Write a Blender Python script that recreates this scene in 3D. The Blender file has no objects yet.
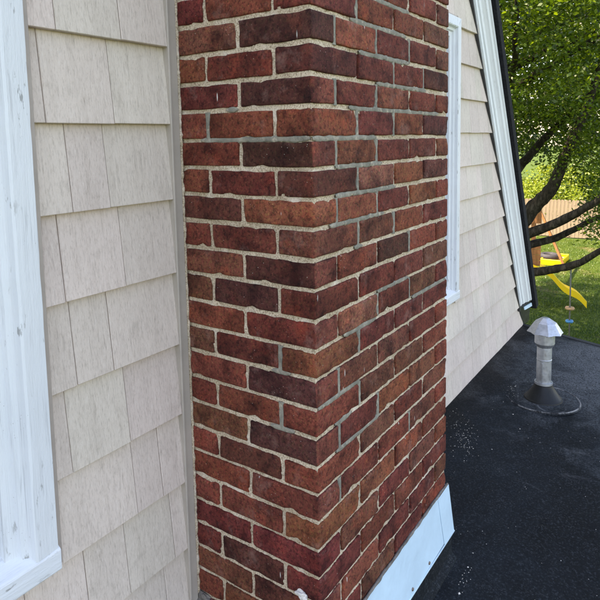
import bpy, bmesh, math, random
import numpy as np
from mathutils import Vector, Matrix, noise
random.seed(7); rng = np.random.default_rng(11)
S = bpy.context.scene
COL = S.collection

# ------------------------------------------------------------------ camera
# solved from the brick grid: chimney corner at x=y=0, first bed joint at z=Z0, wall along x
Z0 = 4.60
FPX, YAW, PIT, ROL = 583.06, 0.967, 0.102, -0.019
CAM = Vector((-1.042, -0.684, -0.276 + Z0))
PPY = -100.0
FW = Vector((math.sin(YAW)*math.cos(PIT), math.cos(YAW)*math.cos(PIT), -math.sin(PIT)))
_r = Vector((math.cos(YAW), -math.sin(YAW), 0)); _u = _r.cross(FW)
RT = _r*math.cos(ROL) + _u*math.sin(ROL); UP = -_r*math.sin(ROL) + _u*math.cos(ROL)
cd = bpy.data.cameras.new('camera'); cam = bpy.data.objects.new('camera', cd); COL.objects.link(cam)
M3 = Matrix((RT, UP, -FW)).transposed()
cam.matrix_world = Matrix.Translation(CAM) @ M3.to_4x4()
cd.sensor_width = 36.0; cd.lens = FPX/600*36; cd.shift_y = PPY/600
cd.clip_start = 0.02; cd.clip_end = 500
S.camera = cam

# ------------------------------------------------------------------ light
SUN_AZ = math.atan2(-0.62, 0.78)      # direction towards the sun, measured from +y to +x
SUN_EL = math.radians(58)
w = bpy.data.worlds.new('World'); S.world = w; w.use_nodes = True
nt = w.node_tree; bg = nt.nodes['Background']
sky = nt.nodes.new('ShaderNodeTexSky'); sky.sky_type = 'NISHITA'; sky.sun_disc = False
sky.sun_elevation = SUN_EL; sky.sun_rotation = SUN_AZ
nt.links.new(sky.outputs[0], bg.inputs[0]); bg.inputs[1].default_value = 0.15
sd = bpy.data.lights.new('sun', 'SUN'); sd.energy = 4.6; sd.angle = math.radians(0.53); sd.color = (1, .95, .87)
so = bpy.data.objects.new('sun', sd); COL.objects.link(so)
sv = Vector((math.sin(SUN_AZ)*math.cos(SUN_EL), math.cos(SUN_AZ)*math.cos(SUN_EL), math.sin(SUN_EL)))
so.rotation_euler = sv.to_track_quat('Z', 'Y').to_euler(); so.location = (0, 20, 30)
S.render.engine = 'CYCLES'
S.view_settings.view_transform = 'Standard'; S.view_settings.look = 'None'
S.view_settings.gamma = 1; S.view_settings.use_curve_mapping = False
S.view_settings.exposure = 2.25
S.view_settings.use_white_balance = True; S.view_settings.white_balance_temperature = 8300; S.view_settings.white_balance_tint = 20
S.render.resolution_x = S.render.resolution_y = 1024

# ------------------------------------------------------------------ helpers
def ray(u, v): return FW + RT*((u-300)/FPX) - UP*((v-300-PPY)/FPX)
def onX(u, v, X): d = ray(u, v); return CAM + d*((X-CAM.x)/d.x)
def onY(u, v, Y): d = ray(u, v); return CAM + d*((Y-CAM.y)/d.y)
def onZ(u, v, Z): d = ray(u, v); return CAM + d*((Z-CAM.z)/d.z)

def obj(name, mesh, mat=None, parent=None):
    o = bpy.data.objects.new(name, mesh); COL.objects.link(o)
    if mat and not mesh.materials: mesh.materials.append(mat)
    if parent: o.parent = parent
    return o
def empty(name, label, cat, loc=(0, 0, 0), group=None):
    o = bpy.data.objects.new(name, None); COL.objects.link(o); o.location = loc; o.empty_display_size = .1
    o['label'] = label; o['category'] = cat
    if group: o['group'] = group
    return o
def tag(o, label, cat=None, group=None, kind=None):
    o['label'] = label
    if cat: o['category'] = cat
    if group: o['group'] = group
    if kind: o['kind'] = kind
    return o
def mesh_py(name, V, F, smooth=False):
    m = bpy.data.meshes.new(name); m.from_pydata([tuple(v) for v in V], [], F); m.update()
    if smooth: m.polygons.foreach_set('use_smooth', [True]*len(m.polygons))
    return m
class MB:
    def __init__(s): s.V = []; s.F = []
    def box(s, a, b):
        n = len(s.V)
        s.V += [(x, y, z) for z in (a[2], b[2]) for y in (a[1], b[1]) for x in (a[0], b[0])]
        s.F += [tuple(n+i for i in f) for f in ((0, 2, 3, 1), (4, 5, 7, 6), (0, 1, 5, 4), (2, 6, 7, 3), (0, 4, 6, 2), (1, 3, 7, 5))]
    def tube(s, pts, rad, n=8, cap=True):
        base = len(s.V); pts = [Vector(p) for p in pts]; k = len(pts)
        if not hasattr(rad, '__len__'): rad = [rad]*k
        ref = None
        for i, p in enumerate(pts):
            t = (pts[min(i+1, k-1)] - pts[max(i-1, 0)]).normalized()
            if ref is None: ref = t.orthogonal().normalized()
            a = (ref - t*ref.dot(t)).normalized(); ref = a; b = t.cross(a)
            for j in range(n):
                th = 2*math.pi*j/n; s.V.append(tuple(p + (a*math.cos(th) + b*math.sin(th))*rad[i]))
        for i in range(k-1):
            for j in range(n):
                s.F.append((base+i*n+j, base+i*n+(j+1) % n, base+(i+1)*n+(j+1) % n, base+(i+1)*n+j))
        if cap:
            s.F.append(tuple(base+j for j in reversed(range(n)))); s.F.append(tuple(base+(k-1)*n+j for j in range(n)))
    def lathe(s, prof, n=24, c=(0, 0, 0), close=False):
        base = len(s.V); k = len(prof)
        for r, z in prof:
            for j in range(n):
                th = 2*math.pi*j/n; s.V.append((c[0]+r*math.cos(th), c[1]+r*math.sin(th), c[2]+z))
        for i in range(k-1):
            for j in range(n):
                s.F.append((base+i*n+j, base+i*n+(j+1) % n, base+(i+1)*n+(j+1) % n, base+(i+1)*n+j))
        if close:
            s.F.append(tuple(base+j for j in reversed(range(n)))); s.F.append(tuple(base+(k-1)*n+j for j in range(n)))
    def prism(s, poly, ext):     # poly: 3D loop, ext: vector
        n = len(s.V); k = len(poly); e = Vector(ext)
        s.V += [tuple(p) for p in poly] + [tuple(Vector(p)+e) for p in poly]
        s.F.append(tuple(n+i for i in range(k))); s.F.append(tuple(n+k+i for i in reversed(range(k))))
        for i in range(k): s.F.append((n+i, n+k+i, n+k+(i+1) % k, n+(i+1) % k))
    def mesh(s, name, smooth=False, bevel=0, seg=1):
        m = mesh_py(name, s.V, s.F, smooth)
        bm = bmesh.new(); bm.from_mesh(m); bmesh.ops.recalc_face_normals(bm, faces=bm.faces)
        if bevel: bmesh.ops.bevel(bm, geom=bm.edges[:], offset=bevel, segments=seg, affect='EDGES', clamp_overlap=True)
        bm.to_mesh(m); bm.free()
        return m
    def build(s, name, mat, parent=None, **k): return obj(name, s.mesh(name, **k), mat, parent)

# ------------------------------------------------------------------ material helper
class Mat:
    def __init__(s, name, rough=.8, spec=.3, metal=0):
        s.m = bpy.data.materials.new(name); s.m.use_nodes = True; s.t = s.m.node_tree
        s.b = s.t.nodes['Principled BSDF']; s.b.inputs['Roughness'].default_value = rough
        s.b.inputs['Specular IOR Level'].default_value = spec; s.b.inputs['Metallic'].default_value = metal
        tc = s.t.nodes.new('ShaderNodeTexCoord'); s.obj = tc.outputs['Object']; s.gen = tc.outputs['Generated']
        s.geo = s.t.nodes.new('ShaderNodeNewGeometry').outputs['Position']
    def n(s, t, **k):
        x = s.t.nodes.new(t)
        for a, b in k.items(): setattr(x, a, b)
        return x
    def l(s, a, b): s.t.links.new(a, b)
    def map(s, vec, scale=(1, 1, 1), off=None):
        x = s.n('ShaderNodeMapping'); x.inputs['Scale'].default_value = scale; s.l(vec, x.inputs['Vector'])
        if off is not None: s.l(off, x.inputs['Location'])
        return x.outputs[0]
    def noise(s, vec, sc, det=4, rough=.55, dist=0):
        x = s.n('ShaderNodeTexNoise'); x.inputs['Scale'].default_value = sc; x.inputs['Detail'].default_value = det
        x.inputs['Roughness'].default_value = rough; x.inputs['Distortion'].default_value = dist
        s.l(vec, x.inputs['Vector']); return x.outputs['Fac']
    def vor(s, vec, sc, feat='F1', out='Distance', rnd=1):
        x = s.n('ShaderNodeTexVoronoi', feature=feat); x.inputs['Scale'].default_value = sc; x.inputs['Randomness'].default_value = rnd
        s.l(vec, x.inputs['Vector']); return x.outputs[out]
    def ramp(s, fac, stops, interp='LINEAR'):
        x = s.n('ShaderNodeValToRGB'); e = x.color_ramp.elements; x.color_ramp.interpolation = interp
        while len(e) < len(stops): e.new(1)
        for i, (p, c) in enumerate(stops):
            e[i].position = p; e[i].color = (c, c, c, 1) if not hasattr(c, '__len__') else (*c[:3], 1)
        s.l(fac, x.inputs[0]); return x.outputs[0]
    def mix(s, fac, a, b, mode='MIX'):
        x = s.n('ShaderNodeMix', data_type='RGBA', blend_type=mode)
        for sk, v in ((x.inputs[0], fac), (x.inputs[6], a), (x.inputs[7], b)):
            if hasattr(v, 'links'): s.l(v, sk)
            elif hasattr(v, '__len__'): sk.default_value = (*v[:3], 1)
            else: sk.default_value = v
        return x.outputs[2]
    def math(s, op, a, b=0.0):
        x = s.n('ShaderNodeMath', operation=op)
        for sk, v in ((x.inputs[0], a), (x.inputs[1], b)):
            if hasattr(v, 'links'): s.l(v, sk)
            else: sk.default_value = v
        return x.outputs[0]
    def bump(s, h, strength=.5, dist=.002, prev=None):
        x = s.n('ShaderNodeBump'); x.inputs['Strength'].default_value = strength; x.inputs['Distance'].default_value = dist
        s.l(h, x.inputs['Height'])
        if prev: s.l(prev, x.inputs['Normal'])
        return x.outputs[0]
    def done(s, col=None, normal=None, rough=None):
        if col is not None:
            if hasattr(col, 'links'): s.l(col, s.b.inputs['Base Color'])
            else: s.b.inputs['Base Color'].default_value = (*col[:3], 1)
        if normal is not None: s.l(normal, s.b.inputs['Normal'])
        if rough is not None: s.l(rough, s.b.inputs['Roughness'])
        return s.m
    def rnd(s):
        o = s.n('ShaderNodeObjectInfo'); return o.outputs['Random'], o.outputs['Color']

def m_brick(flashed=False):
    k = Mat('flashed_brick' if flashed else 'brick_clay', .86, .22); rnd, col = k.rnd()
    off = k.n('ShaderNodeCombineXYZ'); k.l(k.math('MULTIPLY', rnd, 37), off.inputs[0]); k.l(k.math('MULTIPLY', rnd, 91), off.inputs[1]); k.l(k.math('MULTIPLY', rnd, 53), off.inputs[2])
    v = k.map(k.obj, off=off.outputs[0])
    if flashed:      # dark fired long side, redder end
        vt = k.n('ShaderNodeVectorTransform', vector_type='NORMAL', convert_from='WORLD', convert_to='OBJECT'); gg = k.n('ShaderNodeNewGeometry'); k.l(gg.outputs['Normal'], vt.inputs[0])
        sx_ = k.n('ShaderNodeSeparateXYZ'); k.l(vt.outputs[0], sx_.inputs[0])
        e_ = k.math('ADD', k.math('ABSOLUTE', sx_.outputs[1]), k.math('MULTIPLY', k.noise(v, 40, 3), .3))
        col = k.mix(k.ramp(e_, [(.5, 0), (.9, 1)]), col, (.185, .052, .036))
    big = k.noise(v, 13, 5, .62, .4)
    c = k.mix(k.ramp(big, [(.32, 1), (.56, 0)]), col, (.30, .24, .27), 'MULTIPLY')
    c = k.mix(k.ramp(k.noise(v, 17, 4, .6, .3), [(.52, 0), (.72, .85)]), c, (1.42, 1.12, .98), 'MULTIPLY')
    c = k.mix(k.ramp(k.noise(v, 120, 3, .7), [(.36, 1), (.52, 0)]), c, (.42, .42, .46), 'MULTIPLY')
    c = k.mix(k.ramp(k.noise(v, 210, 2, .6), [(.56, 0), (.70, .7)]), c, (1.9, 2.0, 2.0), 'MULTIPLY')
    hn = k.noise(v, 150, 3, .7)
    c = k.mix(k.ramp(hn, [(.34, .8), (.47, 0)]), c, (1.04, .80, .95), 'MULTIPLY')
    c = k.mix(k.ramp(hn, [(.53, 0), (.66, .8)]), c, (1.0, 1.55, 1.10), 'MULTIPLY')
    # pale salt bloom and small vertical white runs
    bloom = k.ramp(k.noise(v, 11, 6, .75), [(.56, 0), (.76, .45)])
    c = k.mix(bloom, c, (.34, .20, .17))
    st = k.map(v, (1, 1, .16))
    fl = k.ramp(k.vor(st, 62, 'F1'), [(.07, 1), (.115, 0)])
    fl = k.mix(1.0, fl, k.ramp(k.noise(v, 6, 2), [(.615, 0), (.65, .9)]), 'MULTIPLY')
    c = k.mix(fl, c, (.72, .68, .62))
    sp = k.ramp(k.vor(v, 95, 'F1'), [(.05, 1), (.10, 0)]); sp = k.mix(1.0, sp, k.ramp(k.noise(v, 21, 2), [(.52, 0), (.60, .8)]), 'MULTIPLY')
    c = k.mix(sp, c, (.62, .56, .50))
    # mortar smears near the edges of some bricks
    h = k.mix(.5, k.noise(v, 190, 4, .7), k.noise(v, 45, 4, .6))
    h = k.mix(1.0, h, k.ramp(k.vor(v, 170, 'F1'), [(.0, .35), (.22, 1)]), 'MULTIPLY')
    return k.done(c, k.bump(h, .85, .0022))
def m_mortar():
    k = Mat('sand_mortar', .95, .1); v = k.geo
    c = k.ramp(k.noise(v, 260, 3, .7), [(.32, (.20, .135, .085)), (.46, (.53, .43, .315)), (.64, (.74, .63, .49))])
    c = k.mix(k.ramp(k.noise(v, 5, 4), [(.42, 0), (.66, .55)]), c, (.60, .57, .50), 'MULTIPLY')
    c = k.mix(k.ramp(k.noise(v, 14, 3), [(.56, 0), (.72, .6)]), c, (.82, .74, .64))
    c = k.mix(k.ramp(k.vor(v, 240), [(.10, .8), (.2, 0)]), c, (.10, .075, .05))
    h = k.mix(.5, k.noise(v, 280, 3, .7), k.noise(v, 90, 3))
    return k.done(c, k.bump(h, 1, .004))
def m_grey_mortar():
    k = Mat('grey_repointing', .9, .15); v = k.geo
    c = k.ramp(k.noise(v, 28, 5, .65), [(.3, (.16, .16, .135)), (.55, (.275, .262, .215)), (.75, (.42, .39, .315))])
    c = k.mix(k.ramp(k.noise(v, 42, 4, .7), [(.55, 0), (.68, .8)]), c, (.56, .48, .375))
    return k.done(c, k.bump(k.noise(v, 150, 4, .75), .9, .004))
def m_siding():
    k = Mat('siding_shingle', .82, .2); rnd, col = k.rnd()
    off = k.n('ShaderNodeCombineXYZ'); k.l(k.math('MULTIPLY', rnd, 31), off.inputs[0]); k.l(k.math('MULTIPLY', rnd, 71), off.inputs[2])
    v = k.map(k.obj, off=off.outputs[0])
    g = k.map(v, (1, 1, .055)); g2 = k.map(v, (1, 1, .22))
    grain = k.noise(g, 210, 3, .72, .3); grain2 = k.noise(g2, 320, 3, .75)
    wide = k.noise(g, 38, 3, .6)
    base = k.mix(1, col, k.ramp(k.noise(k.geo, 2.6, 4), [(.3, .91), (.7, 1.05)]), 'MULTIPLY')
    c = k.mix(k.ramp(grain, [(.30, .62), (.48, 0)]), base, (.66, .65, .64), 'MULTIPLY')
    c = k.mix(k.ramp(grain2, [(.36, .6), (.46, 0)]), c, (.74, .72, .70), 'MULTIPLY')
    c = k.mix(k.ramp(grain2, [(.56, 0), (.68, .4)]), c, (.76, .70, .64))
    c = k.mix(k.ramp(wide, [(.36, .35), (.5, 0)]), c, (.82, .81, .80), 'MULTIPLY')
    c = k.mix(k.ramp(k.noise(v, 16, 4, .7), [(.58, 0), (.74, .35)]), c, (.55, .55, .52), 'MULTIPLY')
    h = k.mix(.45, grain, grain2); h = k.mix(.25, h, wide)
    return k.done(c, k.bump(h, .8, .0022))
def m_white(name='white_paint', wear=1.0, grain=(1, 1, .06), lum=1.0):
    k = Mat(name, .5, .4); v = k.obj
    g = k.map(v, grain)
    n1 = k.noise(g, 70, 5, .7, .4); n2 = k.noise(k.map(v, tuple(.25 if a < .5 else 1 for a in grain)), 60, 4, .7)
    c = k.mix(k.ramp(k.noise(v, 3, 3), [(.35, 0), (.7, .5)]), tuple(x*lum for x in (.70, .735, .76)), tuple(x*lum for x in (.60, .645, .68)))
    c = k.mix(k.ramp(n1, [(.33, .5*wear), (.43, 0)]), c, (.45, .47, .49))
    pk = k.mix(1, k.ramp(n2, [(.33, 1), (.385, 0)]), k.ramp(k.noise(v, 9, 2), [(.44, 0), (.56, .95*wear)]), 'MULTIPLY')
    c = k.mix(pk, c, (.33, .34, .34))
    sp = k.mix(1, k.ramp(k.vor(v, 130), [(.06, 1), (.13, 0)]), k.ramp(k.noise(v, 12, 2), [(.57, 0), (.63, .8*wear)]), 'MULTIPLY')
    crk = k.ramp(k.noise(k.map(v, tuple(.012 if a < .5 else 1 for a in grain)), 95, 2, .5), [(.485, 0), (.5, .55*wear), (.515, 0)])
    crk = k.mix(1, crk, k.ramp(k.noise(v, 5, 3), [(.45, 0), (.6, 1)]), 'MULTIPLY')
    c = k.mix(crk, c, (.36, .38, .40)); c = k.mix(sp, c, (.25, .25, .24))
    return k.done(c, k.bump(k.mix(.5, n1, n2), .9, .0035*max(.3, wear)))
def m_plain(name, col, rough=.6, spec=.3, metal=0, var=.25, sc=20, bump=.3, bd=.001):
    k = Mat(name, rough, spec, metal); v = k.obj
    n = k.noise(v, sc, 5, .65)
    c = k.mix(k.ramp(n, [(.3, 0), (.7, 1)]), tuple(x*(1-var) for x in col), tuple(min(1, x*(1+var)) for x in col))
    return k.done(c, k.bump(k.noise(v, sc*4, 4, .6), bump, bd))
def m_roof():
    k = Mat('black_roof_membrane', .85, .12); v = k.geo
    dust = k.noise(v, 1.9, 6, .75, .8)
    c = k.mix(k.ramp(dust, [(.38, 0), (.62, 1)]), (.0028, .0042, .0054), (.0115, .0155, .0185))
    fine = k.noise(v, 115, 4, .75)
    # worn granules and grazing sheen painted pale round the vent and the roof edge
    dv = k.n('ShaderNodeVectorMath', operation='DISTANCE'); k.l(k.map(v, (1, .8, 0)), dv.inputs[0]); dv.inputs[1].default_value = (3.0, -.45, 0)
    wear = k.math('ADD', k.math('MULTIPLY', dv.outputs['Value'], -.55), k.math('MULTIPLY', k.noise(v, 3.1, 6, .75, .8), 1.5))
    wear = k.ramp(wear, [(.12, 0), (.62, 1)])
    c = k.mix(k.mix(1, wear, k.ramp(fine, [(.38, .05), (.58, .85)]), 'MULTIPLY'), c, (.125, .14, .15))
    c = k.mix(k.ramp(fine, [(.53, 0), (.68, .6)]), c, (.052, .062, .07))
    c = k.mix(k.ramp(fine, [(.34, .7), (.46, 0)]), c, (.005, .006, .007))
    gr = k.mix(1, k.ramp(k.vor(v, 165), [(.11, 1), (.2, 0)]), k.ramp(k.noise(v, 8, 4, .7), [(.48, 0), (.64, .45)]), 'MULTIPLY')
    c = k.mix(gr, c, (.30, .31, .31))
    fl = k.mix(1, k.ramp(k.vor(v, 46), [(.055, 1), (.10, 0)]), k.ramp(k.noise(v, 4.5, 3, .6), [(.54, 0), (.60, .9)]), 'MULTIPLY')
    c = k.mix(fl, c, (.52, .51, .47))
    scuff = k.ramp(k.noise(k.map(v, (1.2, .5, 1)), 9, 6, .75, 1.2), [(.62, 0), (.76, .25)])
    c = k.mix(scuff, c, (.22, .225, .23))
    # water-mark rings
    ring = k.ramp(k.vor(v, 1.9, 'F1'), [(.125, 0), (.135, .38), (.142, .12), (.152, 0)])
    ring = k.mix(1, ring, k.ramp(k.noise(v, 9, 3), [(.42, 0), (.6, 1)]), 'MULTIPLY')
    c = k.mix(ring, c, (.30, .31, .32))
    h = k.mix(.6, k.noise(v, 130, 4, .75), k.noise(v, 24, 4))
    return k.done(c, k.bump(h, .9, .004, k.bump(k.noise(v, 5, 3), .5, .015)), k.ramp(dust, [(.35, .6), (.7, .9)]))
def m_dust():
    k = Mat('dusty_seam', .8, .2); v = k.geo
    c = k.mix(k.ramp(k.noise(v, 11, 4, .7), [(.42, 0), (.56, 1)]), (.02, .022, .025), (.20, .205, .205))
    return k.done(c, k.bump(k.noise(v, 90, 3), .6, .003))
def m_galv():
    k = Mat('galvanised_steel', .38, .5, .85); v = k.obj
    c = k.mix(k.ramp(k.vor(v, 60, 'F1', 'Distance'), [(.1, 0), (.6, 1)]), (.40, .43, .46), (.50, .53, .56))
    c = k.mix(k.ramp(k.noise(v, 14, 5, .7), [(.5, 0), (.7, .4)]), c, (.28, .29, .29))
    c = k.mix(k.ramp(k.noise(k.map(v, (1, 1, .3)), 40, 4, .7), [(.64, 0), (.72, .5)]), c, (.10, .08, .06))
    return k.done(c, k.bump(k.noise(v, 60, 4), .25, .002), k.ramp(k.noise(v, 20, 4), [(.3, .3), (.7, .6)]))
def m_leaf(name, a, b, tr):
    m = bpy.data.materials.new(name); m.use_nodes = True; t = m.node_tree; p = t.nodes['Principled BSDF']
    g = t.nodes.new('ShaderNodeNewGeometry')
    r = t.nodes.new('ShaderNodeValToRGB'); e = r.color_ramp.elements
    e[0].color = (*a, 1); e[1].color = (*b, 1)
    t.links.new(g.outputs['Random Per Island'], r.inputs[0]); t.links.new(r.outputs[0], p.inputs['Base Color'])
    p.inputs['Roughness'].default_value = .42; p.inputs['Specular IOR Level'].default_value = .5
    tb = t.nodes.new('ShaderNodeBsdfTranslucent')
    mx = t.nodes.new('ShaderNodeMix'); mx.data_type = 'RGBA'; mx.blend_type = 'MULTIPLY'; mx.inputs[0].default_value = 1
    t.links.new(r.outputs[0], mx.inputs[6]); mx.inputs[7].default_value = (*tr, 1); t.links.new(mx.outputs[2], tb.inputs[0])
    ms = t.nodes.new('ShaderNodeMixShader'); ms.inputs[0].default_value = .42
    t.links.new(p.outputs[0], ms.inputs[1]); t.links.new(tb.outputs[0], ms.inputs[2])
    t.links.new(ms.outputs[0], t.nodes['Material Output'].inputs[0])
    return m
def m_bark():
    k = Mat('bark', .9, .15); v = k.geo
    n = k.noise(k.map(v, (1, 1, .35)), 14, 6, .7, .5)
    c = k.ramp(n, [(.3, (.012, .010, .008)), (.5, (.032, .027, .020)), (.72, (.10, .085, .065))])
    return k.done(c, k.bump(n, 1, .03))
def m_lawn():
    k = Mat('lawn_turf', .9, .1); v = k.geo
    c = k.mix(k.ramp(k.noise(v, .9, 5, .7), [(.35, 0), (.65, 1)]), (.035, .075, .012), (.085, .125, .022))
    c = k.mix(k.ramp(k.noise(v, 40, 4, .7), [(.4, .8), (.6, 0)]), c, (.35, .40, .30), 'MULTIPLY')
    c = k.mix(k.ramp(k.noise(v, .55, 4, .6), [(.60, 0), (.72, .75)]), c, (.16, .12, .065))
    return k.done(c, k.bump(k.noise(v, 60, 4), 1, .03))
def m_wood(name, a, b, sc=(1, 1, .1)):
    k = Mat(name, .75, .25); v = k.map(k.obj, sc)
    c = k.ramp(k.noise(v, 24, 5, .65), [(.3, a), (.7, b)])
    return k.done(c, k.bump(k.noise(v, 40, 4), .4, .004))

MT = dict(brick=m_brick(), brickf=m_brick(True), mortar=m_mortar(), grey=m_grey_mortar(), siding=m_siding(),
          white=m_white(), rake=m_white('rake_paint', .35, lum=1.18), sillp=m_white('sill_paint', 1.0, (.06, 1, 1)),
          channel=m_plain('taupe_channel', (.43, .385, .335), .5, .4, 0, .12, 8, .2),
          jchan=m_plain('window_channel', (.40, .345, .305), .5, .4, 0, .12, 10, .2),
          sheath=m_plain('sheathing', (.05, .045, .04), .9, .1),
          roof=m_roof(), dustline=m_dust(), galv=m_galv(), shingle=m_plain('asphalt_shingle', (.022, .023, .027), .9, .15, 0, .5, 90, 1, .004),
          flash=m_plain('white_flashing', (.49, .67, .77), .38, .45, 0, .07, 7, .5, .004),
          seal=m_plain('grey_sealant', (.16, .145, .125), .8, .2, 0, .45, 40, .7, .003),
          whiteseal=m_plain('white_sealant', (.66, .64, .6), .7, .3, 0, .2, 60, .7, .003),
          rubber=m_plain('rubber_boot', (.006, .008, .009), .5, .3, 0, .3, 30, .3, .002),
          membrane=m_plain('membrane_upturn', (.022, .025, .03), .5, .4, 0, .4, 25, .5, .004),
          darkmetal=m_plain('dark_metal', (.05, .052, .055), .45, .4, .3, .35, 25, .3),
          screw=m_plain('screw_head', (.20, .16, .13), .5, .4, .5),
          bark=m_bark(), lawn=m_lawn(),
          leaf=m_leaf('tree_leaf', (.012, .042, .006), (.130, .205, .020), (1.6, 1.5, .5)),
          leafd=m_leaf('dark_leaf', (.016, .042, .010), (.052, .098, .018), (1.5, 1.4, .7)),
          leafy=m_leaf('yellow_leaf', (.12, .19, .02), (.25, .31, .04), (1.3, 1.25, .7)),
          blade=m_leaf('grass_blade', (.04, .085, .010), (.115, .165, .022), (1.3, 1.3, .7)),
          cedar=m_wood('cedar_wood', (.21, .085, .03), (.42, .19, .075)),
          fence=m_wood('fence_wood', (.16, .125, .085), (.30, .235, .155)),
          yellow=m_plain('yellow_plastic', (.78, .53, .012), .4, .5, 0, .05, 6, .1),
          tyre=m_plain('tyre_rubber', (.03, .03, .034), .7, .3),
          rope=m_plain('rope_fibre', (.13, .13, .11), .9, .1),
          blue=m_plain('blue_plastic', (.02, .20, .42), .4, .5), tan=m_plain('tan_wood', (.40, .25, .13), .6, .3),
          glass=m_plain('dark_glass', (.02, .025, .03), .06, .6, 0, .2, 3, 0), grit=m_plain('pale_grit', (.52, .50, .45), .8, .2, 0, .3, 60, .5))

# ------------------------------------------------------------------ ground
GR = 260
V = []; N = 40
gm = MB(); 
lawn = mesh_py('lawn', [(-GR, -GR, 0), (GR, -GR, 0), (GR, GR, 0), (-GR, GR, 0)], [(0, 1, 2, 3)])
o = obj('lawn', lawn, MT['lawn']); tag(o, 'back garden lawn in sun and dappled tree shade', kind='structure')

# grass blades over the part of the lawn seen past the house
def grass():
    n = 90000
    x = rng.uniform(8.5, 25, n); y = rng.uniform(-3, 8, n)
    a = rng.uniform(0, 2*np.pi, n); hgt = rng.uniform(.025, .065, n); wd = rng.uniform(.006, .012, n)
    lean = rng.normal(0, .025, (n, 2))
    V = np.zeros((n, 3, 3))
    V[:, 0] = np.stack([x-np.cos(a)*wd, y-np.sin(a)*wd, 0*x], 1); V[:, 1] = np.stack([x+np.cos(a)*wd, y+np.sin(a)*wd, 0*x], 1)
    V[:, 2] = np.stack([x+lean[:, 0], y+lean[:, 1], hgt], 1)
    return fast_mesh('grass', V.reshape(-1, 3), 3, n)
def fast_mesh(name, V, k, n):
    m = bpy.data.meshes.new(name); m.vertices.add(len(V)); m.vertices.foreach_set('co', np.asarray(V, np.float32).ravel())
    m.loops.add(n*k); m.loops.foreach_set('vertex_index', np.arange(n*k, dtype=np.int32))
    m.polygons.add(n); m.polygons.foreach_set('loop_start', np.arange(0, n*k, k, dtype=np.int32)); m.polygons.foreach_set('loop_total', np.full(n, k, np.int32))
    m.update(calc_edges=True); return m
o = obj('grass', grass(), MT['blade']); tag(o, 'short green grass blades growing on the back lawn', 'grass', kind='stuff')

# ------------------------------------------------------------------ flat roof we stand on
RZ = Z0 - 1.712
def rz(x, y): return RZ + .05*(y-.4)
def roof_edge_x(y): return 3.50 + (y-.40)*.22 if y > -1.2 else 3.148 + (y+1.2)*.02
mb = MB()
ys = [.405, .2, 0, -.2, -.5, -.8, -1.2, -2.4, -3.6]
poly_top = [(roof_edge_x(y), y) for y in ys]
xl = -3.4
nx = 44
Vt = []; Ft = []
for y in ys:
    xe = roof_edge_x(y)
    for i in range(nx+1):
        x = xl + (xe-xl)*i/nx
        bumpz = .005*noise.noise((x*1.7, y*1.7, 3.1)) if i < nx else 0
        Vt.append((x, y, rz(x, y)+bumpz))
# finer rows for gentle waviness
for r in range(len(ys)-1):
    for i in range(nx):
        a = r*(nx+1)+i; Ft.append((a, a+nx+1, a+nx+2, a+1))
roofm = mesh_py('flat_roof', Vt, Ft, True)
bm = bmesh.new(); bm.from_mesh(roofm); bmesh.ops.recalc_face_normals(bm, faces=bm.faces)
if sum(f.normal.z for f in bm.faces) < 0: bmesh.ops.reverse_faces(bm, faces=bm.faces)
r_ = bmesh.ops.extrude_face_region(bm, geom=bm.faces[:])
for v_ in r_['geom']:
    if isinstance(v_, bmesh.types.BMVert): v_.co.z -= .12
bmesh.ops.recalc_face_normals(bm, faces=bm.faces); bm.to_mesh(roofm); bm.free()
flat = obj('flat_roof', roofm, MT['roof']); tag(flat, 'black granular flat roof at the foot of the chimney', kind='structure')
# metal edge strip of the flat roof
eb = MB()
for a, b in zip(ys[:-1], ys[1:]):
    x0, x1 = roof_edge_x(a), roof_edge_x(b)
    eb.prism([(x0-.03, a, rz(0, a)+.004), (x0+.012, a, rz(0, a)+.004), (x0+.012, a, rz(0, a)-.10), (x0+.002, a, rz(0, a)-.10), (x0+.002, a, rz(0, a)-.006), (x0-.03, a, rz(0, a)-.006)],
             (x1-x0, b-a, rz(0, b)-rz(0, a)))
eb.build('edge_strip', MT['membrane'], flat)

# ------------------------------------------------------------------ house
WY = .400          # siding plane
RK0 = Vector((2.225, 0, Z0+.475)); RD = Vector((.4953, 0, -.8687)); RN = Vector((.8687, 0, .4953))
CX = .404          # gable centre = chimney centre
def rake_x(z): return RK0.x + (RK0.z - z)*.5702
EXP = .1846
house = empty('house', 'grey shingle-sided house gable with white trim around the brick chimney', 'house', (CX, WY+.1, 0))
hl = house.location.copy()
def hpart(name, mb_, mat, parent=None, **k):
    o = mb_.build(name, mat, house if parent is None else parent, **k); o.matrix_parent_inverse = Matrix.Translation(-hl); return o
ZB = RZ - .02; ZK = Z0 + 1.75          # gambrel break
def gable(y):
    xr0, xr1 = rake_x(ZB)+.06, rake_x(ZK)+.06
    ridge = ZK + (xr1-CX)*.45
    return [(xr0, y, ZB), (xr1, y, ZK), (CX, y, ridge), (2*CX-xr1, y, ZK), (2*CX-xr0, y, ZB)]
# body behind the windows
b = MB(); b.prism(gable(.52), (0, 8, 0)); hpart('inner_wall', b, MT['sheath'])
b = MB(); b.box((2*CX-3.42, .43, 0), (3.42, 8.4, ZB-.02)); b.box((-3.2, -3.4, 0), (3.05, .43, RZ-.33)); hpart('lower_wall', b, MT['siding']).color = (.50, .48, .45, 1)
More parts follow.
